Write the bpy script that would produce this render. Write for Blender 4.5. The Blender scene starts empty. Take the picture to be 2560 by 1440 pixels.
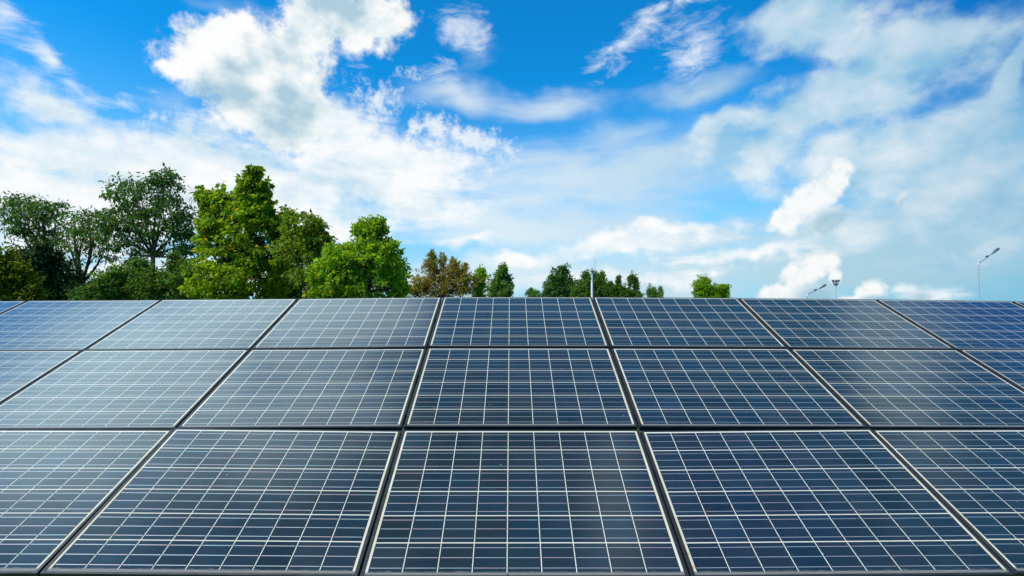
import bpy, math, random
import numpy as np
from mathutils import Vector, Matrix

rad = math.radians
scene = bpy.context.scene
C = scene.collection

# ------------------------------------------------------------------ camera
F_PX = 1180.0                      # focal length in pixels of a 2560 wide frame
PITCH = 0.03
EYE = 2.15
cam_d = bpy.data.cameras.new("camera")
cam_d.sensor_width = 36.0
cam_d.lens = F_PX / 2560.0 * 36.0
cam_d.clip_start = 0.05
cam_d.clip_end = 5000
cam = bpy.data.objects.new("camera", cam_d)
cam.location = (0, 0, EYE)
cam.rotation_euler = (math.pi / 2 + PITCH, 0, -0.0014)
C.objects.link(cam)
scene.camera = cam
scene.view_settings.view_transform = 'Standard'
scene.view_settings.look = 'None'
scene.view_settings.exposure = 0.0
scene.view_settings.gamma = 1.0
scene.view_settings.use_curve_mapping = False

# sun: high on the left, slightly behind the photographer
SUN_AZ, SUN_EL = -122.0, 50.0
sun_dir = Vector((math.sin(rad(SUN_AZ)) * math.cos(rad(SUN_EL)),
                  math.cos(rad(SUN_AZ)) * math.cos(rad(SUN_EL)), math.sin(rad(SUN_EL))))
sl = bpy.data.lights.new("sun", 'SUN')
sl.energy = 3.9
sl.angle = rad(0.5)
sl.color = (1.0, 0.94, 0.83)
sun = bpy.data.objects.new("sun", sl)
sun.rotation_euler = (-sun_dir).to_track_quat('-Z', 'Y').to_euler()
C.objects.link(sun)

# ------------------------------------------------------------------ node helper
class NT:
    """compact builder for math networks"""
    def __init__(s, tree):
        s.t = tree
    def node(s, typ, **kw):
        n = s.t.nodes.new(typ)
        for k, v in kw.items():
            setattr(n, k, v)
        return n
    def plug(s, sock, v):
        if v is None:
            return
        if isinstance(v, bpy.types.NodeSocket):
            s.t.links.new(v, sock)
        else:
            sock.default_value = v
    def m(s, op, a, b=None, c=None, clamp=False):
        n = s.node('ShaderNodeMath', operation=op, use_clamp=clamp)
        for i, v in enumerate((a, b, c)):
            s.plug(n.inputs[i], v)
        return n.outputs[0]
    def v(s, op, a, b=None, scale=None):
        n = s.node('ShaderNodeVectorMath', operation=op)
        s.plug(n.inputs[0], a)
        s.plug(n.inputs[1], b)
        if scale is not None:
            s.plug(n.inputs['Scale'], scale)
        return n.outputs['Value'] if op in ('LENGTH', 'DOT_PRODUCT', 'DISTANCE') else n.outputs[0]
    def xyz(s, a):
        n = s.node('ShaderNodeSeparateXYZ')
        s.plug(n.inputs[0], a)
        return n.outputs
    def comb(s, x, y, z):
        n = s.node('ShaderNodeCombineXYZ')
        for i, v in enumerate((x, y, z)):
            s.plug(n.inputs[i], v)
        return n.outputs[0]
    def noise(s, vec, scale, detail=5, rough=0.55, lac=2.0, dist=0.0):
        n = s.node('ShaderNodeTexNoise')
        s.plug(n.inputs['Vector'], vec)
        n.inputs['Scale'].default_value = scale
        n.inputs['Detail'].default_value = detail
        n.inputs['Roughness'].default_value = rough
        n.inputs['Lacunarity'].default_value = lac
        n.inputs['Distortion'].default_value = dist
        return n.outputs['Fac']
    def step(s, x, lo, hi, a=0.0, b=1.0):
        n = s.node('ShaderNodeMapRange', interpolation_type='SMOOTHSTEP')
        s.plug(n.inputs[0], x)
        for i, v in enumerate((lo, hi, a, b)):
            n.inputs[i + 1].default_value = v
        return n.outputs[0]
    def lin(s, x, lo, hi, a=0.0, b=1.0):
        n = s.node('ShaderNodeMapRange')
        s.plug(n.inputs[0], x)
        for i, v in enumerate((lo, hi, a, b)):
            n.inputs[i + 1].default_value = v
        return n.outputs[0]
    def mix(s, f, a, b, blend='MIX'):
        n = s.node('ShaderNodeMix', data_type='RGBA', blend_type=blend)
        s.plug(n.inputs[0], f)
        for k, v in ((6, a), (7, b)):
            if isinstance(v, tuple) and len(v) == 3:
                v = v + (1.0,)
            s.plug(n.inputs[k], v)
        return n.outputs[2]
    def ramp(s, x, stops):
        n = s.node('ShaderNodeValToRGB')
        s.plug(n.inputs[0], x)
        el = n.color_ramp.elements
        while len(el) < len(stops):
            el.new(0.5)
        for e, (p, c) in zip(el, stops):
            e.position = p
            e.color = tuple(c) + (1.0,)
        return n.outputs[0]

def srgb(r, g, b):
    f = lambda c: c / 12.92 if c <= 0.04045 else ((c + 0.055) / 1.055) ** 2.4
    return tuple(f(c / 255.0) for c in (r, g, b))

def ray(px, py):
    """world direction through a point of the 2560x1440 photograph"""
    u, v = (px - 1280) / F_PX, (720 - py) / F_PX
    d = Vector((u, math.cos(PITCH) - v * math.sin(PITCH), math.sin(PITCH) + v * math.cos(PITCH)))
    return d.normalized()

# ------------------------------------------------------------------ sky
def build_world():
    world = bpy.data.worlds.new("World")
    scene.world = world
    world.use_nodes = True
    t = world.node_tree
    t.nodes.clear()
    N = NT(t)
    BG = 0.1                                   # background strength
    out = N.node('ShaderNodeOutputWorld')
    bg = N.node('ShaderNodeBackground')
    bg.inputs['Strength'].default_value = BG
    t.links.new(bg.outputs[0], out.inputs[0])
    sky = N.node('ShaderNodeTexSky', sky_type='NISHITA')
    sky.sun_disc = False
    sky.sun_elevation = rad(SUN_EL)
    sky.sun_rotation = rad(SUN_AZ)
    sky.dust_density = 0.4
    sky.ozone_density = 2.5
    d = N.node('ShaderNodeTexCoord').outputs['Generated']
    X, Y, Z = N.xyz(d)
    az = N.m('ARCTAN2', X, Y)
    el = N.m('ARCSINE', Z)
    # clear-air colour: the Nishita sky made deeper
    blue = N.mix(1.0, sky.outputs[0], SKY_TINT, 'MULTIPLY')
    hz = N.step(el, -0.02, 0.46, 1.0, 0.0)
    blue = N.mix(N.m('MULTIPLY', hz, 0.85), blue, tuple(c * 10 for c in srgb(164, 214, 242)))
    # deeper blue to the right: lens vignetting put into the sky colour
    side = N.step(az, 0.35, 0.95)
    blue = N.mix(N.m('MULTIPLY', side, 0.75), blue, N.mix(hz, tuple(c * 10 for c in srgb(0, 92, 178)), tuple(c * 10 for c in srgb(112, 180, 210))))

    # gently warped angular coordinates for the cloud masses
    P = N.comb(az, el, 0.0)
    wn = N.node('ShaderNodeTexNoise')
    N.plug(wn.inputs['Vector'], d)
    wn.inputs['Scale'].default_value = 7.0
    wn.inputs['Detail'].default_value = 3.0
    warp = N.v('SCALE', N.v('SUBTRACT', wn.outputs['Color'], (0.5, 0.5, 0.5)), scale=0.10)
    wx, wy, wz = N.xyz(warp)
    Pw = N.v('ADD', P, N.comb(wx, wy, 0.0))

    Pp = N.v('ADD', P, N.v('SCALE', N.comb(wx, wy, 0.0), scale=0.35))
    def chained(vec, acc):
        # makes each mass wait for the one before it, so that few values are alive at a time
        n = N.node('ShaderNodeVectorMath', operation='MULTIPLY_ADD')
        N.plug(n.inputs[0], acc)
        n.inputs[1].default_value = (1e-7, 1e-7, 1e-7)
        N.plug(n.inputs[2], vec)
        return n.outputs[0]

    def angles(px, py):
        r = ray(px, py)
        return math.atan2(r.x, r.y), math.asin(r.z)

    def field(blobs, src, k=0.35):
        acc = None
        for b in blobs:
            cx, cy, rx, ry = b[:4]
            rot = b[4] if len(b) > 4 else 0.0
            w = b[5] if len(b) > 5 else 1.0
            a0, e0 = angles(cx, cy)
            r = ray(cx, cy)
            ca = math.cos(math.atan2(r.x, r.y))
            sx = rx / F_PX * ca * ca                 # angular half sizes
            sy = ry / F_PX * math.cos(e0) ** 2 * ca
            mp = N.node('ShaderNodeMapping', vector_type='TEXTURE')
            N.plug(mp.inputs[0], src if acc is None else chained(src, acc))
            mp.inputs['Location'].default_value = (a0, e0, 0)
            mp.inputs['Rotation'].default_value = (0, 0, rad(rot))
            mp.inputs['Scale'].default_value = (sx, sy, 1)
            r = N.v('LENGTH', mp.outputs[0])
            if w != 1.0:
                r = N.m('ADD', r, 1.0 - w)
            acc = r if acc is None else N.m('SMOOTH_MIN', acc, r, k)
        return N.m('SUBTRACT', 1.0, acc)

    # noises on the direction (flattened towards the horizon)
    dl = N.comb(X, Y, N.m('MULTIPLY', Z, 1.35))
    n_c = N.noise(dl, 9.0, 8, 0.60)
    n_r = N.noise(dl, 4.6, 7, 0.52)
    n_r2 = N.noise(N.v('ADD', dl, (-0.04, 0.0, 0.05)), 4.6, 4, 0.52)
    off = N.v('ADD', dl, (-0.022, 0.0, 0.03))
    n_c2 = N.noise(off, 9.0, 5, 0.60)
    n_f = N.noise(d, 38.0, 5, 0.6)
    ds = N.comb(N.m('MULTIPLY', X, 1.0), Y, N.m('MULTIPLY', Z, 3.6))
    n_s = N.noise(ds, 4.2, 7, 0.58, dist=0.4)
    n_l = N.noise(ds, 2.0, 4, 0.5)

    col = blue
    def over(col, alpha, c):
        return N.mix(alpha, col, c)
    W = lambda r, g, b, k=1.0: tuple(c * k / BG for c in srgb(r, g, b))

    # 1 thin veils, mostly right of centre and towards the horizon
    veil = N.m('ADD', field(VEILS, Pw, 0.5), N.m('MULTIPLY', N.m('SUBTRACT', n_s, 0.5), 2.2))
    a_v = N.m('MULTIPLY', N.m('MULTIPLY', N.step(veil, -0.50, 0.95), N.step(az, -0.32, -0.08, 0.35, 1.0)), 0.82)
    cv = N.mix(N.step(az, -0.15, 0.75), W(232, 243, 248), W(176, 208, 222))
    col = over(col, a_v, cv)
    # 2 grey-blue sheet on the right
    sheet = N.m('ADD', field(SHEETS, Pw, 0.4), N.m('ADD', N.m('MULTIPLY', N.m('SUBTRACT', n_r, 0.5), 1.5), N.m('MULTIPLY', N.m('SUBTRACT', n_c, 0.5), 1.6)))
    a_s = N.m('MULTIPLY', N.step(sheet, -0.16, 0.50), 0.92)
    relief = N.m('SUBTRACT', n_c, n_c2)
    sh_s = N.m('ADD', N.m('ADD', N.m('MULTIPLY', N.m('SUBTRACT', n_r, n_r2), 2.8), N.m('MULTIPLY', relief, 1.5)), N.m('MULTIPLY', N.m('SUBTRACT', n_l, 0.5), 1.2))
    cs = N.mix(N.m('ADD', sh_s, 0.5, clamp=True), W(154, 202, 228), W(234, 243, 247))
    cs = N.mix(N.step(el, 0.36, 0.62, 0.0, 0.4), cs, W(146, 196, 222))
    cs = N.mix(N.step(az, 0.62, 0.95, 0.0, 0.5), cs, W(104, 170, 208))  # the right-hand vignetting put into the sheet colour as well
    col = over(col, a_s, cs)
    # 3 broad bright bank low on the left
    bank = N.m('ADD', field(BANKS, Pw, 0.4), N.m('ADD', N.m('MULTIPLY', N.m('SUBTRACT', n_s, 0.5), 1.5),
                                               N.m('MULTIPLY', N.m('SUBTRACT', n_f, 0.5), 0.9)))
    a_b = N.m('MULTIPLY', N.step(bank, -0.25, 0.60), 0.96)
    sh_b = N.m('ADD', N.m('MULTIPLY', relief, 2.2), N.m('MULTIPLY', N.m('SUBTRACT', n_s, 0.5), 3.0))
    cb = N.mix(N.m('ADD', sh_b, 0.70, clamp=True), W(204, 228, 241), W(254, 255, 255))
    col = over(col, a_b, cb)
    # 4 mottled fringe
    mot = N.m('ADD', field(MOTTLES, Pw, 0.3), N.m('MULTIPLY', N.m('SUBTRACT', n_f, 0.52), 3.6))
    a_m = N.m('MULTIPLY', N.step(mot, -0.15, 1.0), 0.85)
    col = over(col, a_m, W(240, 247, 251))
    # 5 feathery wisps, drawn out along one direction
    mpw = N.node('ShaderNodeMapping')
    N.plug(mpw.inputs[0], P)
    mpw.inputs['Rotation'].default_value = (0, 0, rad(-35))
    mpw.inputs['Scale'].default_value = (1.0, 2.6, 1)
    n_w = N.noise(mpw.outputs[0], 14.0, 7, 0.66, dist=0.5)
    wis = N.m('ADD', field(WISPS, Pw, 0.3), N.m('MULTIPLY', N.m('SUBTRACT', n_w, 0.5), 2.8))
    a_w = N.m('MULTIPLY', N.step(wis, 0.05, 1.25), 0.80)
    col = over(col, a_w, W(236, 245, 252))
    # 6 big cumulus with a grey belly
    cum = N.m('ADD', field(CUMULUS, Pw, 0.25), N.m('ADD', N.m('MULTIPLY', N.m('SUBTRACT', n_c, 0.5), 1.15),
                                                N.m('MULTIPLY', N.m('SUBTRACT', n_f, 0.5), 0.95)))
    a_c = N.m('MULTIPLY', N.step(cum, -0.04, 0.40), 0.985)
    belly = N.step(N.m('ADD', field(BELLIES, Pw, 0.3), N.m('MULTIPLY', N.m('SUBTRACT', n_c, 0.5), 1.6)), -0.5, 0.9)
    sh_c = N.m('ADD', N.m('MULTIPLY', relief, 3.0), N.m('SUBTRACT', 0.74, N.m('MULTIPLY', belly, 0.85)), clamp=True)
    cc = N.ramp(sh_c, [(0.0, W(176, 206, 222, BG)), (0.45, W(218, 233, 239, BG)), (0.8, W(248, 251, 251, BG)), (1.0, W(255, 255, 254, BG))])
    cc = N.v('SCALE', cc, scale=1.0 / BG)
    col = over(col, a_c, cc)
    # 7 small crisp cumulus low on the right: lit from the upper left
    n_p = N.noise(d, 34.0, 6, 0.58)
    puf = N.m('ADD', field(PUFFS, Pp, 0.15), N.m('MULTIPLY', N.m('SUBTRACT', n_p, 0.5), 1.7))
    a_p = N.m('MULTIPLY', N.step(puf, -0.05, 0.50), 0.94)
    pb = N.step(N.m('ADD', field(PUFF_BELLIES, Pp, 0.2), N.m('MULTIPLY', N.m('SUBTRACT', n_p, 0.5), 1.2)), -0.2, 0.8)
    a_p = N.m('MULTIPLY', a_p, N.m('SUBTRACT', 1.0, N.m('MULTIPLY', pb, 0.25)))
    cp = N.mix(N.m('ADD', pb, N.m('MULTIPLY', N.m('SUBTRACT', 0.5, n_p), 1.3), clamp=True), W(252, 253, 252), W(160, 195, 214))
    col = over(col, a_p, cp)

    # --- unseen sky overhead, its clouds and tints placed to shape the glass reflections
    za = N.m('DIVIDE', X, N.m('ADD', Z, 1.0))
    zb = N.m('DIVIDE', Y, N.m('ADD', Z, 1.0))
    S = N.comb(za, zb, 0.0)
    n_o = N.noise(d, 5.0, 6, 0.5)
    def zfield(blobs):
        acc = None
        for (px, py, rx, ry) in blobs:
            mp = N.node('ShaderNodeMapping', vector_type='TEXTURE')
            N.plug(mp.inputs[0], S)
            mp.inputs['Location'].default_value = (px, py, 0)
            mp.inputs['Scale'].default_value = (rx, ry, 1)
            r = N.v('LENGTH', mp.outputs[0])
            acc = r if acc is None else N.m('SMOOTH_MIN', acc, r, 0.3)
        return N.m('SUBTRACT', 1.0, acc)
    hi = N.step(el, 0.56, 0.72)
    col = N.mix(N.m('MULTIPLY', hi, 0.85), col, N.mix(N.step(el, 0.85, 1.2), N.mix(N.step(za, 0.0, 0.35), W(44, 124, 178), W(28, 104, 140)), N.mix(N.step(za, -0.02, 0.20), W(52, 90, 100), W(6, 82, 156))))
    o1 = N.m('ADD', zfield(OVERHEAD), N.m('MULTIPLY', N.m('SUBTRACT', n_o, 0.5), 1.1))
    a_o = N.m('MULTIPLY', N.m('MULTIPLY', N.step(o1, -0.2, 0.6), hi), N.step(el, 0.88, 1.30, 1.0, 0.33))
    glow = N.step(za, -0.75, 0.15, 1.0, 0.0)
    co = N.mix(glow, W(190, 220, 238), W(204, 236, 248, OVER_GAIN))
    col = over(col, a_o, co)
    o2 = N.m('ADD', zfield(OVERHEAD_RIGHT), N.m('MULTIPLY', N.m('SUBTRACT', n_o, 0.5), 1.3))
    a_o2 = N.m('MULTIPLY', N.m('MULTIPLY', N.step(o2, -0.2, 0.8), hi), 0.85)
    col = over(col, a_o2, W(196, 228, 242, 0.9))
    t.links.new(col, bg.inputs[0])

SKY_TINT = (0.05, 1.42, 2.15)
OVER_GAIN = 3.1  # brightens the unseen overhead clouds so the left panels reflect paler
# cloud masses: centre and half sizes as measured, rotation, weight
VEILS = [(1450, 470, 420, 110), (1690, 600, 380, 60), (1250, 570, 380, 50), (1420, 255, 190, 50, 0, 0.6),
         (1180, 110, 110, 130, 0, 0.25), (1120, 240, 190, 45, 0, 0.65), (1750, 225, 180, 45), (2100, 650, 520, 120),
         (1500, 700, 1100, 55, 0, 1.05), (620, 10, 300, 30, 0, 0.6), (1650, 400, 230, 130, 0, 0.7),
         (2300, 560, 420, 120), (420, 270, 120, 70, 0, 0.5), (1300, 660, 260, 40, 0, 1.0)]
SHEETS = [(2030, 40, 210, 100, 0, 1.1), (2280, 110, 230, 120, -15), (2080, 250, 420, 85, 12, 1.1), (2280, 380, 400, 130, 0, 1.1),
          (1900, 380, 200, 75, 5), (2540, 190, 45, 130, -25, 0.9), (2450, 470, 260, 90), (2320, 540, 380, 70, 8, 0.85), (1980, 610, 330, 45, 0, 0.6), (2420, 640, 220, 50, 15, 0.75), (1800, 320, 150, 40, 10, 0.8)]
BANKS = [(120, 250, 180, 70, -10, 0.95), (230, 400, 380, 75, 0, 1.1), (620, 440, 420, 95, 0, 1.2), (940, 440, 230, 100, 0, 1.15),
         (860, 320, 130, 95, 0, 1.0), (420, 520, 700, 80, 0, 1.2), (1050, 500, 170, 60, 0, 0.9), (850, 560, 260, 50, 0, 0.8),
         (110, 130, 60, 24, -25, 0.6), (1600, 612, 250, 32, 3, 0.95), (1290, 640, 80, 20, 0, 0.9), (1720, 572, 190, 26, 0, 0.8), (1900, 640, 260, 30, 0, 0.7), (1500, 690, 500, 30, 0, 0.6), (2330, 745, 160, 30, 0, 0.7), (1150, 600, 120, 22, 0, 0.7),
         (180, 600, 300, 60, 0, 0.8), (640, 690, 600, 60, 0, 1.0)]
MOTTLES = [(940, 240, 80, 45), (1180, 350, 110, 55, -8), (1060, 330, 70, 50), (390, 290, 60, 35, -15, 0.8), (1010, 180, 50, 40, 0, 0.6)]
WISPS = [(1570, 110, 130, 60, 25), (1740, 120, 100, 90), (1500, 150, 80, 30, 15), (1150, 80, 90, 110, 0, 0.95), (1090, 190, 120, 50, 0, 0.8), (1210, 90, 50, 60, 0, 0.7), (280, 240, 140, 60, 0, 0.7), (90, 130, 100, 60, 0, 0.9), (20, 70, 60, 80, 0, 0.85), (170, 180, 80, 40, -20, 0.8), (1700, 20, 120, 30, 0, 0.9),
         (880, 140, 60, 90, 0, 0.7)]
CUMULUS = [(560, 95, 150, 95), (500, 150, 110, 75), (610, 200, 215, 130), (700, 150, 170, 130), (860, 50, 170, 95), (965, 25, 95, 75),
           (640, 290, 150, 75), (745, 240, 100, 110), (780, 90, 110, 90), (450, 175, 80, 40), (900, 115, 80, 50, 30, 0.8), (590, 40, 60, 50), (720, 330, 120, 60)]
BELLIES = [(600, 260, 120, 50), (730, 260, 70, 70), (870, 40, 130, 50, 0, 0.7), (560, 170, 60, 60, 0, 0.5)]
PUFFS = [(2095, 450, 38, 60, -20), (2062, 490, 64, 60, 35), (2005, 522, 74, 60, 25), (1965, 555, 54, 46), (2060, 545, 90, 54, 10),
         (2055, 668, 58, 34, 15), (2000, 695, 70, 42, 25), (1945, 735, 60, 30, 20), (2090, 690, 22, 26), (2020, 740, 110, 36), (2185, 735, 60, 32, 10),
         (2120, 752, 60, 20), (840, 582, 30, 24), (1789, 684, 14, 11, 20, 0.85), (2248, 500, 22, 46, -30, 0.62), (2300, 745, 50, 30, 0, 0.6)]
PUFF_BELLIES = [(2085, 570, 110, 60, 25), (2050, 740, 90, 40, 15), (2210, 752, 60, 18), (2120, 505, 18, 40), (2260, 520, 40, 40), (2320, 750, 60, 30)]
OVERHEAD = [(-0.26, 0.34, 0.19, 0.09), (-0.42, 0.22, 0.24, 0.14), (-0.20, 0.20, 0.10, 0.10)]  # unseen overhead clouds, placed for their reflection in the panels
OVERHEAD_RIGHT = [(0.37, 0.22, 0.035, 0.10), (0.40, 0.30, 0.06, 0.06), (0.10, 0.10, 0.03, 0.09)]  # unseen pale patches, added for reflections in the centre and right panels
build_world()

# ------------------------------------------------------------------ object helpers
def mat(name):
    m = bpy.data.materials.new(name)
    m.use_nodes = True
    t = m.node_tree
    b = t.nodes['Principled BSDF']
    return m, NT(t), b

def plain(name, col, rough=0.6, metal=0.0, var=0.12, scale=20.0):
    m, N, b = mat(name)
    d = N.node('ShaderNodeTexCoord').outputs['Object']
    n = N.noise(d, scale, 6, 0.6)
    k = N.lin(n, 0.3, 0.7, 1 - var, 1 + var)
    c = N.v('SCALE', col, scale=k)
    N.t.links.new(c, b.inputs['Base Color'])
    b.inputs['Roughness'].default_value = rough
    b.inputs['Metallic'].default_value = metal
    return m

def mesh_obj(name, verts, faces, m, parent=None, smooth=False):
    me = bpy.data.meshes.new(name)
    me.from_pydata([tuple(v) for v in verts], [], faces)
    me.update()
    if smooth:
        me.polygons.foreach_set('use_smooth', [True] * len(me.polygons))
    if m is not None:
        me.materials.append(m)
    o = bpy.data.objects.new(name, me)
    C.objects.link(o)
    if parent is not None:
        o.parent = parent
    return o

def thing(name, label, cat, loc=(0, 0, 0), group=None):
    o = bpy.data.objects.new(name, None)
    o.empty_display_size = 0.2
    o.location = loc
    C.objects.link(o)
    o['label'] = label
    o['category'] = cat
    if group:
        o['group'] = group
    return o

class MB:
    """gathers boxes, tubes and lathes into one mesh"""
    def __init__(s):
        s.v, s.f = [], []
    def add(s, vs, fs):
        k = len(s.v)
        s.v += [tuple(v) for v in vs]
        s.f += [tuple(i + k for i in f) for f in fs]
    def box(s, c, size, M=None):
        x, y, z = (q / 2 for q in size)
        b = min(x, y, z) * 0.18
        vs = []
        for sx in (-1, 1):
            for sy in (-1, 1):
                for sz in (-1, 1):
                    vs.append(Vector((sx * x, sy * y, sz * z)))
        fs = [(0, 1, 3, 2), (4, 6, 7, 5), (0, 4, 5, 1), (2, 3, 7, 6), (0, 2, 6, 4), (1, 5, 7, 3)]
        if M is not None:
            vs = [M @ v for v in vs]
        s.add([v + Vector(c) for v in vs], fs)
    def tube(s, pts, radii, seg=8, cap=True):
        pts = [Vector(p) for p in pts]
        base = len(s.v)
        for i, p in enumerate(pts):
            a = pts[max(i - 1, 0)]
            b = pts[min(i + 1, len(pts) - 1)]
            t = (b - a)
            t = t.normalized() if t.length > 1e-9 else Vector((0, 0, 1))
            u = t.cross(Vector((0.13, 0.97, 0.2)))
            if u.length < 1e-3:
                u = t.cross(Vector((1, 0, 0)))
            u.normalize()
            w = t.cross(u)
            for k in range(seg):
                an = 2 * math.pi * k / seg
                s.v.append(tuple(p + (u * math.cos(an) + w * math.sin(an)) * radii[i]))
        for i in range(len(pts) - 1):
            for k in range(seg):
                a = base + i * seg + k
                b = base + i * seg + (k + 1) % seg
                s.f.append((a, b, b + seg, a + seg))
        if cap:
            s.f.append(tuple(base + k for k in reversed(range(seg))))
            s.f.append(tuple(base + (len(pts) - 1) * seg + k for k in range(seg)))
    def lathe(s, c, prof, seg=16):
        base = len(s.v)
        for (r, z) in prof:
            for k in range(seg):
                an = 2 * math.pi * k / seg
                s.v.append((c[0] + r * math.cos(an), c[1] + r * math.sin(an), c[2] + z))
        for i in range(len(prof) - 1):
            for k in range(seg):
                a = base + i * seg + k
                b = base + i * seg + (k + 1) % seg
                s.f.append((a, b, b + seg, a + seg))
        s.f.append(tuple(base + k for k in reversed(range(seg))))
        s.f.append(tuple(base + (len(prof) - 1) * seg + k for k in range(seg)))
    def build(s, name, m, parent=None, smooth=False):
        return mesh_obj(name, s.v, s.f, m, parent, smooth)

def at(px, py, D):
    """the point D metres ahead of the camera that the photograph shows at (px, py)"""
    r = ray(px, py)
    k = D / r.y
    return Vector((r.x * k, D, EYE + r.z * k))

# ------------------------------------------------------------------ ground
def build_ground():
    m, N, b = mat("grass_ground")
    d = N.node('ShaderNodeTexCoord').outputs['Object']
    n1 = N.noise(d, 0.15, 5, 0.6)
    n2 = N.noise(d, 6.0, 6, 0.7)
    f = N.m('ADD', N.m('MULTIPLY', n1, 0.6), N.m('MULTIPLY', n2, 0.4))
    c = N.ramp(f, [(0.3, (0.035, 0.06, 0.015)), (0.5, (0.06, 0.10, 0.025)), (0.65, (0.13, 0.13, 0.05)), (0.8, (0.17, 0.13, 0.075))])
    N.t.links.new(c, b.inputs['Base Color'])
    b.inputs['Roughness'].default_value = 0.95
    bump = N.node('ShaderNodeBump')
    bump.inputs['Strength'].default_value = 0.6
    N.t.links.new(n2, bump.inputs['Height'])
    N.t.links.new(bump.outputs[0], b.inputs['Normal'])
    n = 60
    R = 900.0
    vs, fs = [], []
    rnd = random.Random(3)
    for i in range(n + 1):
        for j in range(n + 1):
            x = (i / n * 2 - 1)
            y = (j / n * 2 - 1)
            x = math.copysign(abs(x) ** 2.2, x) * R
            y = math.copysign(abs(y) ** 2.2, y) * R
            vs.append((x, y + 20, rnd.uniform(-0.03, 0.0)))
    for i in range(n):
        for j in range(n):
            a = i * (n + 1) + j
            fs.append((a, a + n + 1, a + n + 2, a + 1))
    o = mesh_obj('ground', vs, fs, m)
    o['kind'] = 'structure'
build_ground()

# ------------------------------------------------------------------ solar array
K = 1.012
TILT = 0.4547
TOP_Y = 4.9571 * K
TOP_Z = EYE + 0.039 * K
ROWH = 1.0 * K
JOINTS = [x * K for x in (-8.0, -6.47, -5.0594, -3.6626, -2.2312, -0.723, 0.8487, 2.3798, 3.8241, 5.2522, 6.68, 8.15)]
J0 = -5                               # index of the first joint
LIFT = [-0.05, -0.035, -0.022, -0.014, -0.001, 0.017, 0.016, 0.006, -0.008, -0.030, -0.045, -0.06]
PW, PH = 1.49, ROWH - 0.013           # nominal panel size
GAP = 0.013
LIP_X, LIP_Y = 0.0175, 0.0115

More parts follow.
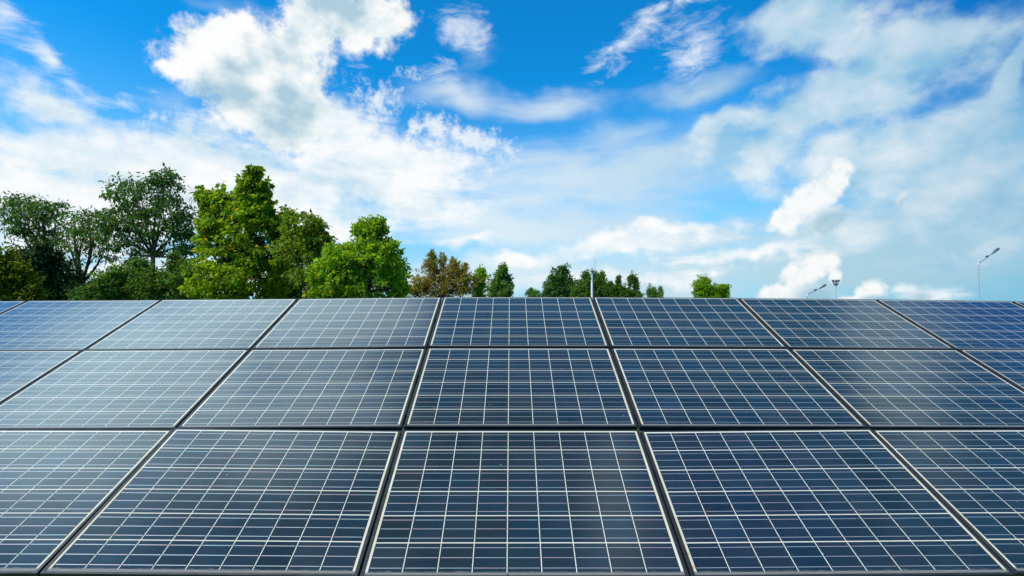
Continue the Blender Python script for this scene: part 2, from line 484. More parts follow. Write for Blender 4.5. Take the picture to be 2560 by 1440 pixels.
def make_laminate_material():
    m, N, b = mat("solar_laminate")
    tc = N.node('ShaderNodeTexCoord').outputs['Object']
    x, y, z = N.xyz(tc)
    oi = N.node('ShaderNodeObjectInfo').outputs['Random']
    pitch_x, pitch_y = (PW - 2 * LIP_X - 0.021) / 9, (PH - 2 * LIP_Y - 0.017) / 6
    mx = (PW - 9 * pitch_x) / 2
    my = (PH - 6 * pitch_y) / 2 + 0.001
    cx = N.m('DIVIDE', N.m('SUBTRACT', x, mx), pitch_x)
    cy = N.m('DIVIDE', N.m('SUBTRACT', y, my), pitch_y)
    fx, fy = N.m('FRACT', cx), N.m('FRACT', cy)
    ix, iy = N.m('FLOOR', cx), N.m('FLOOR', cy)
    ex = N.m('ABSOLUTE', N.m('SUBTRACT', fx, 0.5))
    ey = N.m('ABSOLUTE', N.m('SUBTRACT', fy, 0.5))
    gx = N.m('GREATER_THAN', ex, 0.5 - 0.0021 / pitch_x)
    gy = N.m('GREATER_THAN', ey, 0.5 - 0.0027 / pitch_y)
    gap = N.m('MAXIMUM', gx, gy)
    for s_, lim in ((cx, 9.0), (cy, 6.0)):
        gap = N.m('MAXIMUM', gap, N.m('LESS_THAN', s_, 0.0))
        gap = N.m('MAXIMUM', gap, N.m('GREATER_THAN', s_, lim))
    # busbars: three ribbons along each cell
    tb = N.m('ABSOLUTE', N.m('SUBTRACT', N.m('FRACT', N.m('MULTIPLY', fy, 3.0)), 0.5))
    bar = N.m('LESS_THAN', tb, 0.0015 * 3 / pitch_y)
    bar = N.m('MULTIPLY', bar, N.m('GREATER_THAN', fx, 0.045))
    bar = N.m('MULTIPLY', bar, N.m('LESS_THAN', fx, 0.955))
    bar = N.m('MULTIPLY', bar, N.m('SUBTRACT', 1.0, gap))
    # cells
    wn = N.node('ShaderNodeTexWhiteNoise', noise_dimensions='3D')
    N.plug(wn.inputs['Vector'], N.comb(ix, iy, N.m('MULTIPLY', oi, 91.7)))
    rv, rg, rb = N.xyz(wn.outputs['Color'])
    off = N.v('ADD', tc, N.comb(N.m('MULTIPLY', oi, 37.0), N.m('MULTIPLY', oi, 13.0), N.m('MULTIPLY', rv, 9.0)))
    vor = N.node('ShaderNodeTexVoronoi')
    N.plug(vor.inputs['Vector'], off)
    vor.inputs['Scale'].default_value = 110.0
    grain = N.xyz(vor.outputs['Color'])[0]
    cell = N.mix(rv, (0.004, 0.013, 0.022), (0.004, 0.026, 0.054))
    cell = N.mix(N.m('MULTIPLY', rg, 0.55), cell, (0.013, 0.022, 0.032))
    cell = N.v('SCALE', cell, scale=N.lin(grain, 0, 1, 0.9, 1.12))
    # ribbon colour drifts between pink and teal
    hue = N.noise(N.comb(N.m('ADD', N.m('MULTIPLY', x, 4.0), N.m('MULTIPLY', oi, 50)), N.m('FLOOR', N.m('MULTIPLY', cy, 3.0)), 0.0), 1.0, 2)
    barc = N.ramp(hue, [(0.36, (0.42, 0.66, 0.66)), (0.5, (0.60, 0.64, 0.68)), (0.62, (0.74, 0.52, 0.55))])
    nb = N.noise(off, 3.0, 4, 0.6)
    white = N.mix(N.step(nb, 0.35, 0.7), (0.84, 0.82, 0.74), (0.76, 0.69, 0.50))
    base = N.mix(bar, cell, barc)
    base = N.mix(gap, base, white)
    # rust-coloured stains along the side margins
    side = N.m('GREATER_THAN', N.m('ABSOLUTE', N.m('SUBTRACT', x, PW / 2)), PW / 2 - mx - 0.002)
    base = N.mix(N.m('MULTIPLY', side, N.step(nb, 0.30, 0.62, 0.25, 0.9)), base, (0.72, 0.62, 0.40))
    rn = N.noise(off, 16.0, 3, 0.6)
    stain = N.m('MULTIPLY', side, N.step(rn, 0.66, 0.74))
    base = N.mix(N.m('MULTIPLY', stain, 0.8), base, (0.50, 0.24, 0.05))
    # silt line that gathers at the lower edge
    sn = N.noise(N.v('MULTIPLY', off, (1.0, 0.2, 1.0)), 22.0, 6, 0.65)
    edge = N.m('SUBTRACT', y, N.m('MULTIPLY', N.m('SUBTRACT', sn, 0.5), 0.020))
    silt = N.step(edge, 0.020, 0.034, 0.92, 0.0)
    base = N.mix(silt, base, N.mix(sn, (0.085, 0.09, 0.088), (0.16, 0.155, 0.14)))
    # droppings, seeds and specks
    def specks(scale, size, thr, keep):
        v = N.node('ShaderNodeTexVoronoi')
        N.plug(v.inputs['Vector'], N.v('ADD', off, (thr, keep, 0.0)))
        v.inputs['Scale'].default_value = scale
        pick = N.m('GREATER_THAN', N.xyz(v.outputs['Color'])[0], keep)
        return N.m('MULTIPLY', N.m('LESS_THAN', N.m('ADD', v.outputs['Distance'], N.m('MULTIPLY', rn, 0.05)), size), pick)
    dark = specks(12.0, 0.085, 0.31, 0.90)
    pale = specks(17.0, 0.075, 0.77, 0.92)
    base = N.mix(dark, base, (0.05, 0.03, 0.02))
    base = N.mix(pale, base, (0.45, 0.47, 0.48))
    # thin film of dust
    du = N.noise(N.v('MULTIPLY', off, (1.0, 0.5, 1.0)), 2.3, 7, 0.62)
    dust = N.lin(du, 0.3, 0.75, 0.006, 0.055)
    base = N.mix(dust, base, (0.42, 0.41, 0.38))
    N.t.links.new(base, b.inputs['Base Color'])
    solid = N.m('MAXIMUM', N.m('MAXIMUM', dark, pale), silt)
    metal = N.m('MULTIPLY', N.m('MULTIPLY', bar, 0.55), N.m('SUBTRACT', 1.0, solid))
    N.t.links.new(metal, b.inputs['Metallic'])
    rough = N.mix(bar, (0.16,) * 3, (0.42,) * 3)
    rough = N.mix(solid, rough, (0.8,) * 3)
    N.t.links.new(N.xyz(rough)[0], b.inputs['Roughness'])
    b.inputs['IOR'].default_value = 1.55
    b.inputs['Coat Weight'].default_value = 1.0
    b.inputs['Coat Roughness'].default_value = 0.10
    b.inputs['Coat IOR'].default_value = 1.5
    # barely uneven glass
    bn = N.noise(off, 1.6, 2, 0.4)
    bump = N.node('ShaderNodeBump')
    bump.inputs['Strength'].default_value = 0.05
    bump.inputs['Distance'].default_value = 0.06
    N.t.links.new(bn, bump.inputs['Height'])
    N.t.links.new(bump.outputs[0], b.inputs['Coat Normal'])
    N.t.links.new(bump.outputs[0], b.inputs['Normal'])
    return m

M_LAM = make_laminate_material()
M_FRAME = plain("dark_anodised_aluminium", (0.062, 0.066, 0.074), 0.40, 0.6, 0.3, 9.0)
M_STEEL = plain("galvanised_steel", (0.38, 0.39, 0.40), 0.5, 0.8)

def make_panel():
    root = thing('solar_panel', '', 'solar panel')
    g = 0.0
    ix, iy = LIP_X - 0.001, LIP_Y - 0.001
    lam = mesh_obj('laminate', [(ix, iy, g), (PW - ix, iy, g), (PW - ix, PH - iy, g), (ix, PH - iy, g),
                                (ix, iy, -0.005), (PW - ix, iy, -0.005), (PW - ix, PH - iy, -0.005), (ix, PH - iy, -0.005)],
                   [(0, 1, 2, 3), (7, 6, 5, 4), (0, 4, 5, 1), (1, 5, 6, 2), (2, 6, 7, 3), (3, 7, 4, 0)], M_LAM, root)
    # frame: a ring with a rounded lip 2 mm above the glass and a 38 mm skirt
    prof = [(0.030, -0.036), (0.0, -0.036), (0.0, 0.0008), (0.0012, 0.002), (0.92, 0.002), (1.0, 0.0008), (1.0, -0.006), (0.0025, -0.008), (0.0025, -0.033), (0.030, -0.033)]
    vs, fs = [], []
    n = len(prof)
    for (sx, sy) in ((0, 0), (1, 0), (1, 1), (0, 1)):
        for (o, z) in prof:
            ox = o * LIP_X if o > 0.5 else o
            oy = o * LIP_Y if o > 0.5 else o
            vs.append((ox if sx == 0 else PW - ox, oy if sy == 0 else PH - oy, z))
    for k in range(4):
        a, b_ = k * n, ((k + 1) % 4) * n
        for j in range(n):
            j2 = (j + 1) % n
            fs.append((a + j, b_ + j, b_ + j2, a + j2))
    mesh_obj('frame', vs, fs, M_FRAME, root)
    return root

ROWS = ('top', 'middle', 'bottom')
PANEL_LOOK = {
    (0, -4): "sliver of blue solar panel at the far left end of the top row",
    (0, -3): "blue solar panel reflecting pale sky, second from left in the top row",
    (0, -2): "palest grey-white solar panel in the top row, third from its left end",
    (0, -1): "pale grey-blue solar panel in the top row, just left of the white pole's panel pair",
    (0, 0): "blue solar panel in the top row, its right edge below the white pole",
    (0, 1): "deep blue solar panel in the top row, its left edge below the white pole",
    (0, 2): "slanted blue solar panel in the top row below the small floodlight mast",
    (0, 3): "slanted dark solar panel in the top row below the tall right street lamp",
    (0, 4): "sliver of dark solar panel at the far right end of the top row",
    (1, -3): "blue solar panel cut by the left picture edge in the middle row",
    (1, -2): "pale silvery solar panel second from left in the middle row",
    (1, -1): "grey-blue solar panel in the middle row, left neighbour of its central panel",
    (1, 0): "central navy solar panel in the middle row, the most upright grid",
    (1, 1): "navy solar panel in the middle row, right neighbour of its central panel",
    (1, 2): "navy solar panel with a cloud reflection, second from right in the middle row",
    (1, 3): "sliver of slate solar panel at the right end of the middle row",
    (2, -2): "grey solar panel with bright ribbons, cut by the left edge in the bottom row",
    (2, -1): "dark grey solar panel in the bottom row, left of the central one",
    (2, 0): "central navy solar panel in the bottom row, nearest the camera",
    (2, 1): "navy solar panel in the bottom row, right of the central one",
    (2, 2): "deep blue solar panel cut by the right edge in the bottom row",
    (0, -5): "outermost solar panel left of the picture in the top row", (0, 5): "outermost solar panel right of the picture in the top row",
    (1, -4): "outermost solar panel left of the picture in the middle row", (1, 4): "outermost solar panel right of the picture in the middle row",
    (2, -3): "outermost solar panel left of the picture in the bottom row", (2, 3): "outermost solar panel right of the picture in the bottom row",
}
EXTENT = {0: (-4, 4), 1: (-4, 4), 2: (-3, 3)}

SAG = {-1: 0.004, 0: 0.026, 1: 0.026, 2: 0.006}
def build_array():
    proto = make_panel()
    parts = [o for o in C.objects if o.parent == proto]
    rnd = random.Random(11)
    first = True
    slope = Matrix.Rotation(TILT, 4, 'X')
    for row in range(3):
        for col in range(EXTENT[row][0], EXTENT[row][1] + 1):
            if first:
                o = proto
            else:
                o = proto.copy()
                C.objects.link(o)
                for p in parts:
                    c = p.copy()
                    c.parent = o
                    C.objects.link(c)
            first = False
            j = col - J0
            x0, x1 = JOINTS[j], JOINTS[j + 1]
            w = x1 - x0 - GAP
            k = (1.0, 0.55, 0.1)[row]
            l0, l1 = LIFT[j] * k, LIFT[j + 1] * k
            xt = rad(rnd.uniform(-0.12, 0.12))
            if row == 2:                 # the lowest row sags a little in the middle of the array
                d0, d1 = SAG.get(col, 0.0), SAG.get(col + 1, 0.0)
                l0, l1 = l0 - d0, l1 - d1
                xt = math.asin((d0 + d1) / 2 / ROWH)
            roll = -math.atan2(l1 - l0, x1 - x0)
            s = -(row + 1) * ROWH + 0.0065
            y = TOP_Y + s * math.cos(TILT)
            zz = TOP_Z + s * math.sin(TILT) + l0
            M = (Matrix.Translation((x0 + GAP / 2, y, zz)) @ slope @ Matrix.Rotation(roll, 4, 'Y')
                 @ Matrix.Rotation(xt, 4, 'X') @ Matrix.Diagonal((w / PW, 1, 1, 1)))
            o.matrix_world = M
            o['label'] = PANEL_LOOK[(row, col)]
            o['category'] = 'solar panel'
            o['group'] = 'solar panels of the array, ' + ROWS[row] + ' row'
build_array()

def build_rack():
    r = thing('mounting_rack', 'steel rails and posts that carry the solar panels from below', 'rack', (0, TOP_Y - 1.4, 0))
    nrm = Vector((0, -math.sin(TILT), math.cos(TILT)))
    up = Vector((0, math.cos(TILT), math.sin(TILT)))
    org = Vector((0, TOP_Y, TOP_Z))
    R = Matrix.Rotation(TILT, 3, 'X')
    base = r.location.copy()
    for row in range(3):
        for q in (0.25, 0.75):
            mb = MB()
            c = org - up * ((row + q) * ROWH) - nrm * 0.14
            mb.box(c - base, (15.0, 0.05, 0.05), R)
            mb.build('rail', M_STEEL, r)
    for x in (-6.0, -3.0, 0.05, 3.0, 6.0):
        for q in (0.45, 2.55):
            c = org - up * (q * ROWH) - nrm * 0.20
            mb = MB()
            mb.box(Vector((x, c.y, (c.z - 0.06) / 2)) - base, (0.09, 0.09, c.z - 0.06))
            mb.build('post', M_STEEL, r)
        mb = MB()
        mb.box(org + Vector((x, 0, 0)) - up * (1.5 * ROWH) - nrm * 0.205 - base, (0.06, 2.9, 0.07), R)
        mb.build('beam', M_STEEL, r)
build_rack()

# ------------------------------------------------------------------ trees
def leaf_material(name, dark, light, trans=0.35, hue=(0.12, 0.10, 0.02), hue_amt=0.1):
    m = bpy.data.materials.new(name)
    m.use_nodes = True
    t = m.node_tree
    t.nodes.clear()
    N = NT(t)
    out = N.node('ShaderNodeOutputMaterial')
    isl = N.node('ShaderNodeNewGeometry').outputs['Random Per Island']
    d = N.node('ShaderNodeTexCoord').outputs['Object']
    n = N.noise(d, 0.8, 3, 0.6)
    f = N.m('ADD', N.m('MULTIPLY', isl, 0.6), N.lin(n, 0.3, 0.7, -0.1, 0.5), clamp=True)
    c = N.mix(f, dark, light)
    r2 = N.m('FRACT', N.m('MULTIPLY', isl, 17.31))
    c = N.mix(N.m('MULTIPLY', N.m('GREATER_THAN', r2, 1 - hue_amt), 0.8), c, hue)
    df = N.node('ShaderNodeBsdfPrincipled')
    df.inputs['Roughness'].default_value = 0.55
    df.inputs['Specular IOR Level'].default_value = 0.14
    t.links.new(c, df.inputs['Base Color'])
    tr = N.node('ShaderNodeBsdfTranslucent')
    tcx = N.mix(1.0, c, (1.8, 1.5, 0.3), 'MULTIPLY')
    t.links.new(tcx, tr.inputs['Color'])
    mx = N.node('ShaderNodeMixShader')
    mx.inputs[0].default_value = trans
    t.links.new(df.outputs[0], mx.inputs[1])
    t.links.new(tr.outputs[0], mx.inputs[2])
    t.links.new(mx.outputs[0], out.inputs[0])
    return m

M_BARK = plain("bark", (0.075, 0.058, 0.042), 0.9, 0, 0.4, 14)
M_BARK_D = plain("dark_bark", (0.035, 0.028, 0.022), 0.9, 0, 0.4, 14)
LM = {
    'dark': leaf_material("dark_leaf", (0.030, 0.095, 0.030), (0.125, 0.290, 0.070), 0.36),
    'deep': leaf_material("deep_leaf", (0.016, 0.050, 0.022), (0.055, 0.125, 0.040), 0.22),
    'mid': leaf_material("mid_leaf", (0.045, 0.115, 0.026), (0.165, 0.340, 0.050), 0.38),
    'big': leaf_material("broad_leaf", (0.075, 0.165, 0.014), (0.330, 0.530, 0.030), 0.55, (0.42, 0.34, 0.02), 0.06),
    'olive': leaf_material("olive_leaf", (0.070, 0.155, 0.018), (0.280, 0.430, 0.042), 0.44, (0.28, 0.25, 0.02), 0.08),
    'bright': leaf_material("bright_leaf", (0.085, 0.200, 0.018), (0.350, 0.600, 0.045), 0.52, (0.42, 0.42, 0.03), 0.05),
    'yellow': leaf_material("yellow_leaf", (0.045, 0.095, 0.009), (0.200, 0.265, 0.014), 0.38, (0.28, 0.26, 0.02), 0.08),
    'brown': leaf_material("brown_leaf", (0.200, 0.130, 0.036), (0.560, 0.380, 0.115), 0.40, (0.17, 0.30, 0.03), 0.45),
    'small': leaf_material("small_leaf", (0.050, 0.150, 0.044), (0.200, 0.400, 0.085), 0.36, (0.40, 0.22, 0.04), 0.05),
}

def leaves(rng, centres, spread, per, L, W_, droop, flat=0.6):
    """rhombic leaves around clump centres; returns vertex and face arrays"""
    n = len(centres) * per
    c = np.repeat(np.asarray(centres), per, axis=0)
    sp = np.repeat(np.asarray(spread), per)[:, None]
    p = rng.normal(size=(n, 3))
    p /= np.linalg.norm(p, axis=1)[:, None] + 1e-9
    p *= (rng.random((n, 1)) ** 0.45)
    p[:, 2] *= 0.8
    pos = c + p * sp
    a = p * 0.7 + rng.normal(size=(n, 3)) * 0.55
    a[:, 2] -= droop
    a /= np.linalg.norm(a, axis=1)[:, None] + 1e-9
    u = rng.normal(size=(n, 3)) * 0.7 + np.array([0, 0, flat])
    b = np.cross(a, u)
    b /= np.linalg.norm(b, axis=1)[:, None] + 1e-9
    ll = L * (0.6 + 0.8 * rng.random((n, 1)))
    ww = W_ * (0.6 + 0.8 * rng.random((n, 1)))
    nn = np.cross(a, b)
    v0 = pos
    v1 = pos + a * ll * 0.45 + b * ww * 0.5 + nn * ww * 0.12
    v2 = pos + a * ll
    v3 = pos + a * ll * 0.45 - b * ww * 0.5 + nn * ww * 0.12
    V = np.stack([v0, v1, v2, v3], 1).reshape(-1, 3)
    return V

def leaf_mesh(name, V, m, parent):
    n = len(V) // 4
    me = bpy.data.meshes.new(name)
    me.vertices.add(len(V))
    me.vertices.foreach_set('co', V.astype(np.float32).ravel())
    me.loops.add(n * 4)
    me.loops.foreach_set('vertex_index', np.arange(n * 4, dtype=np.int32))
    me.polygons.add(n)
    me.polygons.foreach_set('loop_start', np.arange(0, n * 4, 4, dtype=np.int32))
    me.polygons.foreach_set('loop_total', np.full(n, 4, dtype=np.int32))
    me.update(calc_edges=True)
    me.materials.append(m)
    o = bpy.data.objects.new(name, me)
    C.objects.link(o)
    o.parent = parent
    return o

def curve_pts(a, b, rnd, bend=0.12, n=5, rise=0.15):
    a, b = Vector(a), Vector(b)
    L = (b - a).length
    off = Vector((rnd.uniform(-1, 1), rnd.uniform(-1, 1), rnd.uniform(-0.2, 0.6))) * L * bend
    mid = (a + b) / 2 + off + Vector((0, 0, -rise * L * 0.3))
    pts = []
    for i in range(n):
        t = i / (n - 1)
        pts.append(a * (1 - t) ** 2 + mid * 2 * t * (1 - t) + b * t * t)
    return pts

def tree(name, label, cat, D, base_px, lobes, leaf, seed, fork_py=None, L=0.2, W_=0.1, per=26, dens=1.0, clump=0.45,
         droop=0.35, r0=0.14, group=None, bark=None, twig=True, depth=0.9, stems=1, shell=0.45, flat=0.6, spike=0.0, limb=1.0, rag=(0.22, 1.30)):
    """lobes are (px, py, rx, ry) measured on the photograph, set at distance D"""
    rnd = random.Random(seed)
    rng = np.random.default_rng(seed)
    bx = at(base_px, 720, D).x
    root = thing(name, label, cat, (bx, D, 0), group)
    org = Vector((bx, D, 0))
    mpp = D / F_PX
    wl = []
    for lb in lobes:
        px, py, rx, ry = lb[:4]
        c = at(px, py, D) - org
        rxm, rym = rx * mpp, ry * mpp
        rz = max(min(rxm * 1.2, rym * 1.2), min(rxm, 0.6)) * depth
        c.y += rnd.uniform(-0.35, 0.35) * rz
        wl.append((c, rxm, rym, rz, lb[4] if len(lb) > 4 else 1.0))
    tb = MB()
    top = max(w[0].z for w in wl)
    if fork_py is not None:
        fork = at(base_px, fork_py, D) - org
        fork.x += rnd.uniform(-0.1, 0.1)
    else:
        fork = Vector((0, 0, max(0.4, min(w[0].z for w in wl) * 0.6)))
    forks = []
    for s in range(stems):
        b0 = Vector((rnd.uniform(-0.12, 0.12) * (stems > 1), rnd.uniform(-0.1, 0.1), -0.05))
        f = fork + Vector((rnd.uniform(-0.25, 0.25), rnd.uniform(-0.2, 0.2), rnd.uniform(-0.2, 0.2))) * (stems > 1)
        pts = curve_pts(b0, f, rnd, 0.03, 6, 0)
        tb.tube(pts, [r0 * (1.25 - 0.5 * i / 5) for i in range(6)], 8)
        forks.append(f)
    cents, sprs, lens = [], [], []
    for (c, rx, ry, rz, dk) in wl:
        f = min(forks, key=lambda q: (q - c).length)
        if (f - c).length > 0.3:
            pts = curve_pts(f, c, rnd, 0.10, 6)
            rr = r0 * 0.60 * limb
            tb.tube(pts, [rr * (1 - 0.78 * i / 5) for i in range(6)], 6)
        else:
            pts = [f, c]
        cl = clump * min(1.0, 0.35 + 0.5 * min(rx, ry))
        area = math.pi * rx * ry
        n = max(4, int(dens * dk * 3.0 * area / (cl * cl)))
        for i in range(n):
            v = Vector((rnd.gauss(0, 1), rnd.gauss(0, 1), rnd.gauss(0, 1))).normalized()
            r = shell + (1 - shell) * rnd.random() ** 0.8
            if rnd.random() < rag[0]:
                r *= rnd.uniform(1.05, rag[1])
            p = c + Vector((v.x * rx, v.y * rz, v.z * ry)) * r
            if p.z < 0.25:
                continue
            if spike:
                p.z += abs(rnd.gauss(0, spike))
            cents.append(tuple(p))
            sprs.append(cl * rnd.uniform(0.55, 1.15))
            if twig and rnd.random() < 0.55:
                k = rnd.choice(pts[len(pts) // 2:])
                tp = curve_pts(k, p, rnd, 0.12, 4)
                tb.tube(tp, [0.022 * limb * (D / 30), 0.016 * limb * (D / 30), 0.010 * (D / 30), 0.006 * (D / 30)], 3, cap=False)
    tb.build('trunk', bark or M_BARK, root, True)
    V = leaves(rng, cents, sprs, per, L, W_, droop, flat)
    leaf_mesh('crown', V, LM[leaf], root)
    return root

G_BIG = 'trees behind the left half of the array'
G_SMALL = 'small trees and shrubs beyond the top edge'
# --- the wood on the left
tree('tree', 'dark thin-leaved tree with a leaning airy crown at the left picture edge', 'tree', 33, 130,
     [(60, 530, 60, 45), (40, 505, 35, 22), (100, 520, 50, 34), (120, 560, 55, 50), (85, 590, 50, 45), (150, 505, 24, 18, 0.5), (60, 560, 40, 30), (130, 600, 30, 35, 0.6)],
     'dark', 1, fork_py=690, L=0.30, W_=0.10, per=17, dens=0.60, clump=0.6, droop=0.5, r0=0.16, group=G_BIG, bark=M_BARK_D)
tree('tree', 'vase-shaped tree with forking bare limbs and sky showing through its crown', 'tree', 30, 205,
     [(175, 555, 40, 38), (215, 560, 55, 36), (250, 590, 38, 45), (200, 600, 50, 35, 0.7), (160, 600, 35, 40, 0.7), (235, 640, 40, 36, 0.5), (262, 620, 25, 40, 0.6), (165, 650, 24, 30, 0.35), (222, 540, 40, 22, 0.7)],
     'dark', 2, fork_py=715, L=0.26, W_=0.09, per=14, dens=0.45, clump=0.55, droop=0.5, r0=0.15, group=G_BIG, bark=M_BARK_D, stems=3, limb=1.15)
tree('tree', 'feathery dark green tree with a single bare stem under a tall crown', 'tree', 29, 388,
     [(320, 490, 48, 40), (305, 540, 46, 42), (360, 500, 55, 55), (410, 470, 40, 48), (415, 440, 24, 22), (440, 540, 48, 50), (380, 560, 55, 40), (460, 560, 30, 45), (290, 590, 36, 40, 0.8),
      (345, 600, 30, 30, 0.6), (455, 610, 34, 40, 0.8), (400, 620, 24, 24, 0.4), (320, 635, 34, 30, 0.6), (450, 645, 34, 30, 0.7), (275, 560, 20, 30, 0.6)],
     'dark', 3, fork_py=640, L=0.28, W_=0.10, per=18, dens=0.56, clump=0.48, droop=0.75, r0=0.15, group=G_BIG)
tree('tree', 'tallest bright green broad-leaved tree with a pointed top', 'tree', 25, 590,
     [(640, 432, 17, 24), (628, 470, 24, 30), (658, 480, 18, 34), (610, 512, 24, 38), (645, 530, 38, 42), (668, 540, 18, 40), (503, 488, 12, 18, 0.9), (528, 500, 18, 26),
      (514, 540, 16, 30, 0.8), (555, 505, 16, 34), (578, 530, 22, 44), (535, 570, 28, 34), (600, 590, 66, 56, 0.8), (655, 600, 50, 62, 0.8), (700, 570, 14, 40, 0.9), (712, 620, 30, 70),
      (555, 640, 52, 52, 0.8), (505, 610, 14, 36, 0.6), (640, 690, 90, 70, 1.6), (550, 710, 60, 60, 1.6)],
     'big', 4, fork_py=690, L=0.25, W_=0.15, per=22, dens=0.38, rag=(0.32, 1.55), clump=0.30, droop=0.8, r0=0.15, group=G_BIG, bark=M_BARK_D)
tree('tree', 'olive green tree beside the right side of the tallest tree', 'tree', 22.5, 765,
     [(765, 560, 42, 42), (740, 610, 55, 55), (790, 610, 34, 45), (815, 600, 18, 24), (770, 660, 55, 55), (800, 575, 14, 30, 0.6), (726, 545, 12, 26, 0.7)],
     'olive', 5, fork_py=720, L=0.20, W_=0.11, per=20, dens=0.62, clump=0.38, droop=0.6, r0=0.14, group=G_BIG)
tree('tree', 'light green bushy tree with rounded leaf clusters at the end of the wood', 'tree', 21, 905,
     [(925, 590, 40, 38), (905, 570, 18, 24), (950, 570, 16, 22), (890, 640, 45, 38), (950, 640, 45, 38), (980, 680, 40, 45), (845, 650, 50, 40), (800, 690, 34, 34), (870, 700, 60, 45), (930, 710, 70, 50), (1000, 720, 24, 34), (830, 725, 50, 30), (985, 620, 14, 16)],
     'bright', 6, fork_py=730, L=0.19, W_=0.11, per=22, dens=0.56, clump=0.30, rag=(0.28, 1.4), droop=0.1, r0=0.12, group=G_BIG)
# undergrowth
tree('bush', 'yellow-green rounded bush in the lower left corner of the wood', 'bush', 22, 20,
     [(15, 660, 40, 38), (40, 700, 46, 40), (10, 720, 60, 50), (80, 735, 34, 22)], 'yellow', 7, L=0.20, W_=0.11, per=24, dens=1.2, clump=0.4, droop=0.3, r0=0.08, stems=3, group='bushes under the trees')
tree('bush', 'very dark dense bush between the yellow-green bush and the vase-shaped tree', 'bush', 27, 120,
     [(110, 670, 40, 45), (140, 710, 60, 55), (80, 650, 30, 26), (170, 740, 50, 40), (100, 730, 60, 40), (125, 635, 28, 26)], 'deep', 8, L=0.22, W_=0.11, per=26, dens=1.4, clump=0.45, droop=0.3, r0=0.08, stems=3, group='bushes under the trees')
tree('bush', 'low green bush at the foot of the vase-shaped tree', 'bush', 26, 265,
     [(265, 730, 40, 26), (235, 740, 50, 24), (290, 715, 30, 30)], 'dark', 9, L=0.2, W_=0.10, per=22, dens=1.1, clump=0.4, droop=0.3, r0=0.07, stems=3, group='bushes under the trees')
tree('bush', 'broad mid-green bush hiding the foot of the feathery tree', 'bush', 26, 400,
     [(325, 690, 46, 36), (295, 715, 40, 40), (405, 705, 55, 40), (462, 690, 38, 44), (370, 735, 90, 36), (480, 720, 44, 46), (350, 660, 16, 18, 0.8), (440, 655, 14, 20, 0.8)],
     'mid', 10, L=0.22, W_=0.10, per=24, dens=1.0, clump=0.45, droop=0.55, r0=0.09, stems=4, group='bushes under the trees')
tree('bush', 'shaded bush filling the gap under the olive green tree', 'bush', 28, 740,
     [(760, 720, 50, 40), (710, 735, 60, 40), (800, 738, 40, 26)], 'mid', 11, L=0.22, W_=0.12, per=22, dens=1.0, clump=0.45, droop=0.4, r0=0.08, stems=3, group='bushes under the trees')
# --- the middle
tree('bush', 'brown-leaved bush right of the wood, half withered', 'bush', 33, 1110,
     [(1078, 668, 18, 24), (1110, 688, 40, 26), (1150, 684, 26, 26), (1165, 712, 28, 30), (1060, 712, 30, 28), (1110, 728, 70, 26), (1083, 645, 8, 16, 0.8), (1108, 658, 8, 18, 0.8), (1135, 664, 9, 18, 0.8), (1166, 672, 7, 14, 0.7), (1035, 732, 18, 16)],
     'brown', 12, L=0.20, W_=0.06, per=16, dens=0.6, clump=0.28, droop=-0.8, r0=0.06, stems=4, group=G_SMALL, rag=(0.32, 1.65), shell=0.3, spike=0.10, limb=0.8)
tree('bush', 'slender yellow-green shrub touching the brown bush', 'bush', 34, 1200,
     [(1200, 700, 14, 26), (1205, 682, 10, 14), (1196, 730, 18, 24)], 'bright', 13, L=0.18, W_=0.09, per=20, dens=0.9, clump=0.34, droop=0, r0=0.05, group=G_SMALL, rag=(0.32, 1.65), shell=0.3)
tree('tree', 'small narrow green tree alone right of the brown bush', 'tree', 38, 1252,
     [(1258, 680, 12, 16), (1252, 705, 22, 22), (1268, 715, 14, 26), (1238, 725, 18, 26), (1262, 735, 20, 20)], 'small', 14, L=0.20, W_=0.10, per=22, dens=1.0, clump=0.36, droop=-0.3, r0=0.07, group=G_SMALL, rag=(0.32, 1.65), shell=0.3)
tree('bush', 'tiny shrub tip left of the dark conical tree', 'bush', 40, 1333,
     [(1332, 732, 10, 9), (1335, 742, 16, 14)], 'small', 15, L=0.18, W_=0.07, per=18, dens=0.9, clump=0.3, droop=-0.6, r0=0.04, group=G_SMALL, rag=(0.32, 1.65), shell=0.3, spike=0.05)
tree('tree', 'dark green conical tree left of the white pole', 'tree', 45, 1403,
     [(1408, 680, 14, 16), (1400, 700, 26, 22), (1390, 722, 28, 26), (1420, 722, 24, 28), (1372, 738, 14, 18), (1405, 740, 36, 24)], 'dark', 16, L=0.24, W_=0.11, per=24, dens=1.1, clump=0.42, droop=-0.1, r0=0.09, group=G_SMALL, rag=(0.32, 1.65), shell=0.3)
tree('tree', 'green tree directly behind the white pole', 'tree', 43, 1482,
     [(1466, 690, 8, 9), (1498, 695, 16, 16), (1465, 715, 24, 22), (1502, 718, 22, 24), (1482, 735, 44, 24), (1450, 735, 18, 18)], 'mid', 17, L=0.22, W_=0.11, per=24, dens=1.1, clump=0.4, droop=0, r0=0.08, group=G_SMALL, rag=(0.32, 1.65), shell=0.3)
tree('bush', 'row-end thicket of spiky shrubs right of the white pole', 'bush', 42, 1560,
     [(1530, 722, 10, 16), (1549, 710, 5, 18), (1578, 704, 5, 18), (1562, 730, 20, 12), (1592, 716, 5, 20), (1540, 738, 26, 14), (1590, 740, 18, 12), (1518, 730, 8, 12)],
     'mid', 18, L=0.20, W_=0.07, per=20, dens=1.0, clump=0.34, droop=-0.5, r0=0.06, stems=3, group=G_SMALL, rag=(0.32, 1.65), shell=0.3, spike=0.08)
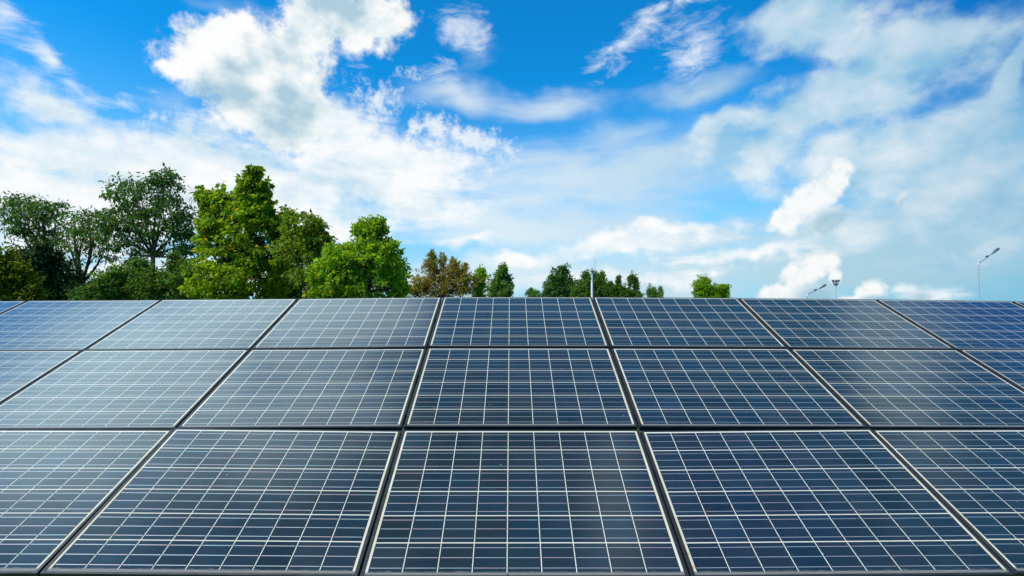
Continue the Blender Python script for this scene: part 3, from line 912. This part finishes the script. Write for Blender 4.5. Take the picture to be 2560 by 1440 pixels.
tree('bush', 'small isolated shrub with one tall twig right of the thicket', 'bush', 42, 1632,
     [(1630, 732, 12, 14), (1653, 730, 5, 14, 0.6), (1640, 742, 20, 10)], 'small', 19, L=0.18, W_=0.07, per=16, dens=0.8, clump=0.28, droop=-0.5, r0=0.04, stems=2, group=G_SMALL, rag=(0.32, 1.65), shell=0.3, spike=0.05)
tree('tree', 'bright green round-headed tree standing alone far right', 'tree', 58, 1765,
     [(1760, 712, 19, 17), (1770, 728, 22, 18), (1752, 732, 14, 16), (1785, 735, 14, 12), (1775, 748, 34, 12)], 'bright', 20, L=0.24, W_=0.15, per=26, dens=1.6, clump=0.42, droop=0, r0=0.12, group=G_SMALL, rag=(0.32, 1.65), shell=0.3)
tree('tree', 'smaller round green treetop just right of the lone round-headed tree', 'tree', 58, 1809,
     [(1809, 724, 11, 13), (1806, 738, 13, 12)], 'bright', 21, L=0.24, W_=0.15, per=26, dens=1.6, clump=0.40, droop=0, r0=0.09, group=G_SMALL, rag=(0.32, 1.65), shell=0.3)

# ------------------------------------------------------------------ poles and lamps
M_WHITE = plain("white_painted_pole", (0.86, 0.86, 0.85), 0.45, 0, 0.06, 8)
M_GREY = plain("grey_metal", (0.16, 0.165, 0.17), 0.5, 0.3, 0.15, 12)
M_DARK = plain("dark_lamp_metal", (0.13, 0.17, 0.19), 0.5, 0.2, 0.2, 12)
M_POLE = plain("galvanised_pole", (0.46, 0.55, 0.60), 0.5, 0.2, 0.1, 6)
M_GLASS = plain("lamp_lens", (0.75, 0.78, 0.80), 0.2, 0, 0.03, 5)

def white_pole():
    D = 12.0
    p = at(1481.5, 668, D)
    r = thing('white_pole', 'slim white pole with a small grey conical cap behind the panels', 'pole', (p.x, D, 0))
    h = at(1481.5, 678, D).z
    k = D / F_PX
    mb = MB()
    mb.lathe((0, 0, -0.05), [(2.9 * k, 0), (2.8 * k, h * 0.9), (2.2 * k, h * 0.92), (1.9 * k, h + 0.05)], 14)
    mb.build('shaft', M_WHITE, r)
    mb = MB()
    mb.lathe((0, 0, h - 0.01), [(1.4 * k, -0.02), (5.2 * k, -0.002), (5.0 * k, 0.015), (2.8 * k, 0.04), (1.5 * k, 0.07), (0.5 * k, 0.11)], 16)
    mb.build('cap', M_GREY, r, False)
    for zz in (684, 694):
        for sx in (-1, 1):
            z = at(1481, zz, D).z
            mb = MB()
            mb.box((3.1 * k * sx, -0.01, z - 0.01), (0.018, 0.03, 0.035))
            mb.build('bracket', M_GREY, r)
white_pole()

def rod():
    D = 62.0
    p = at(1489, 645, D)
    mb = MB()
    mb.tube([(0, 0, 0), (0, 0, 3.0), (0, 0, p.z)], [0.035, 0.03, 0.02], 6)
    o = mb.build('antenna_mast', M_GREY, None, True)
    o.location = (p.x, D, 0)
    o['label'] = 'hair-thin grey antenna mast rising above the tree behind the white pole'
    o['category'] = 'mast'
rod()

def arm_lamp(px, py_top, tip, D, label, full=True):
    p = at(px, py_top, D)
    q = at(tip[0], tip[1], D)
    r = thing('street_lamp', label, 'street lamp', (p.x, D, 0), 'street lamps with slanted arms')
    org = Vector((p.x, D, 0))
    a, b = p - org, q - org
    mb = MB()
    mb.tube([(0, 0, 0), (0, 0, a.z * 0.5), a], [0.085, 0.066, 0.05], 10)
    mb.build('pole', M_POLE, r)
    mb = MB()
    mb.lathe(a - Vector((0, 0, 0.12)), [(0.09, 0), (0.10, 0.02), (0.10, 0.2), (0.07, 0.24)], 10)
    mb.build('joint_collar', M_WHITE, r)
    d = (b - a)
    L = d.length
    d.normalize()
    mb = MB()
    mb.tube([a + d * 0.02 + Vector((0, 0, 0.05)), a + d * L * 0.5, a + d * L * 0.8], [0.045, 0.042, 0.035], 8)
    mb.build('arm', M_DARK, r, True)
    R = Vector((1, 0, 0)).rotation_difference(d).to_matrix()
    up = R @ Vector((0, 0, 1))
    mb = MB()
    mb.box(a + d * L * 0.46 + up * 0.10, (0.26, 0.2, 0.18), R)
    mb.tube([a + d * L * 0.46, a + d * L * 0.46 + up * 0.1], [0.05, 0.05], 6)
    mb.build('control_box', M_DARK, r)
    # lamp head: tapered housing
    h0 = a + d * L * 0.68
    vs = []
    for (s, w, t0, t1) in ((0, 0.07, -0.05, 0.06), (0.25 * L * 0.5, 0.15, -0.07, 0.10), (0.30 * L, 0.17, -0.05, 0.17), (0.33 * L, 0.12, 0.0, 0.16)):
        c = h0 + d * s
        y = Vector((0, 1, 0))
        vs += [c - y * w + up * t0, c + y * w + up * t0, c + y * w + up * t1, c - y * w + up * t1]
    fs = [(3, 2, 1, 0), (12, 13, 14, 15)]
    for i in range(3):
        for k in range(4):
            fs.append((i * 4 + k, i * 4 + (k + 1) % 4, i * 4 + 4 + (k + 1) % 4, i * 4 + 4 + k))
    hd = mesh_obj('lamp_head', vs, fs, M_DARK, r)
    mb = MB()
    mb.box(h0 + d * 0.02 + up * 0.14, (0.26, 0.14, 0.05), R)
    mb.build('reflector', M_GLASS, hd)
    return r

arm_lamp(2449, 660, (2500, 622), 60, 'tall street lamp with a slanted dark arm near the right picture edge')
arm_lamp(2020, 738, (2067, 713), 62, 'low street lamp, only its slanted arm above the panels, left of the floodlight mast')

def flood_mast():
    D = 60.0
    p = at(2092, 713, D)
    r = thing('floodlight_mast', 'thin mast topped by a dark cluster of floodlights against a white cloud', 'light mast', (p.x, D, 0))
    mb = MB()
    mb.tube([(0, 0, 0), (0, 0, p.z * 0.6), (0, 0, p.z + 0.1)], [0.07, 0.055, 0.04], 8)
    mb.build('pole', M_POLE, r)
    z = p.z
    mb = MB()
    mb.lathe((0, 0, z - 0.05), [(0.07, 0.0), (0.22, 0.06), (0.28, 0.16), (0.26, 0.24), (0.10, 0.30), (0.08, 0.62)], 12)
    mb.build('hub', M_DARK, r)
    for ang in (0, 60, 120, 180, 240, 300):
        c, s = math.cos(rad(ang + 10)), math.sin(rad(ang + 10))
        mb = MB()
        mb.tube([(0.18 * c, 0.18 * s, z + 0.12), (0.36 * c, 0.36 * s, z + 0.42)], [0.03, 0.03], 6)
        R = Matrix.Rotation(rad(ang + 10), 3, 'Z') @ Matrix.Rotation(rad(20), 3, 'Y')
        mb.box((0.36 * c, 0.36 * s, z + 0.55), (0.10, 0.17, 0.28), R)
        mb.build('floodlight', M_DARK, r)
    mb = MB()
    mb.lathe((0, 0, z + 0.52), [(0.10, 0.0), (0.13, 0.06), (0.11, 0.15), (0.04, 0.20)], 10)
    mb.build('beacon', M_GLASS, r, True)
flood_mast()
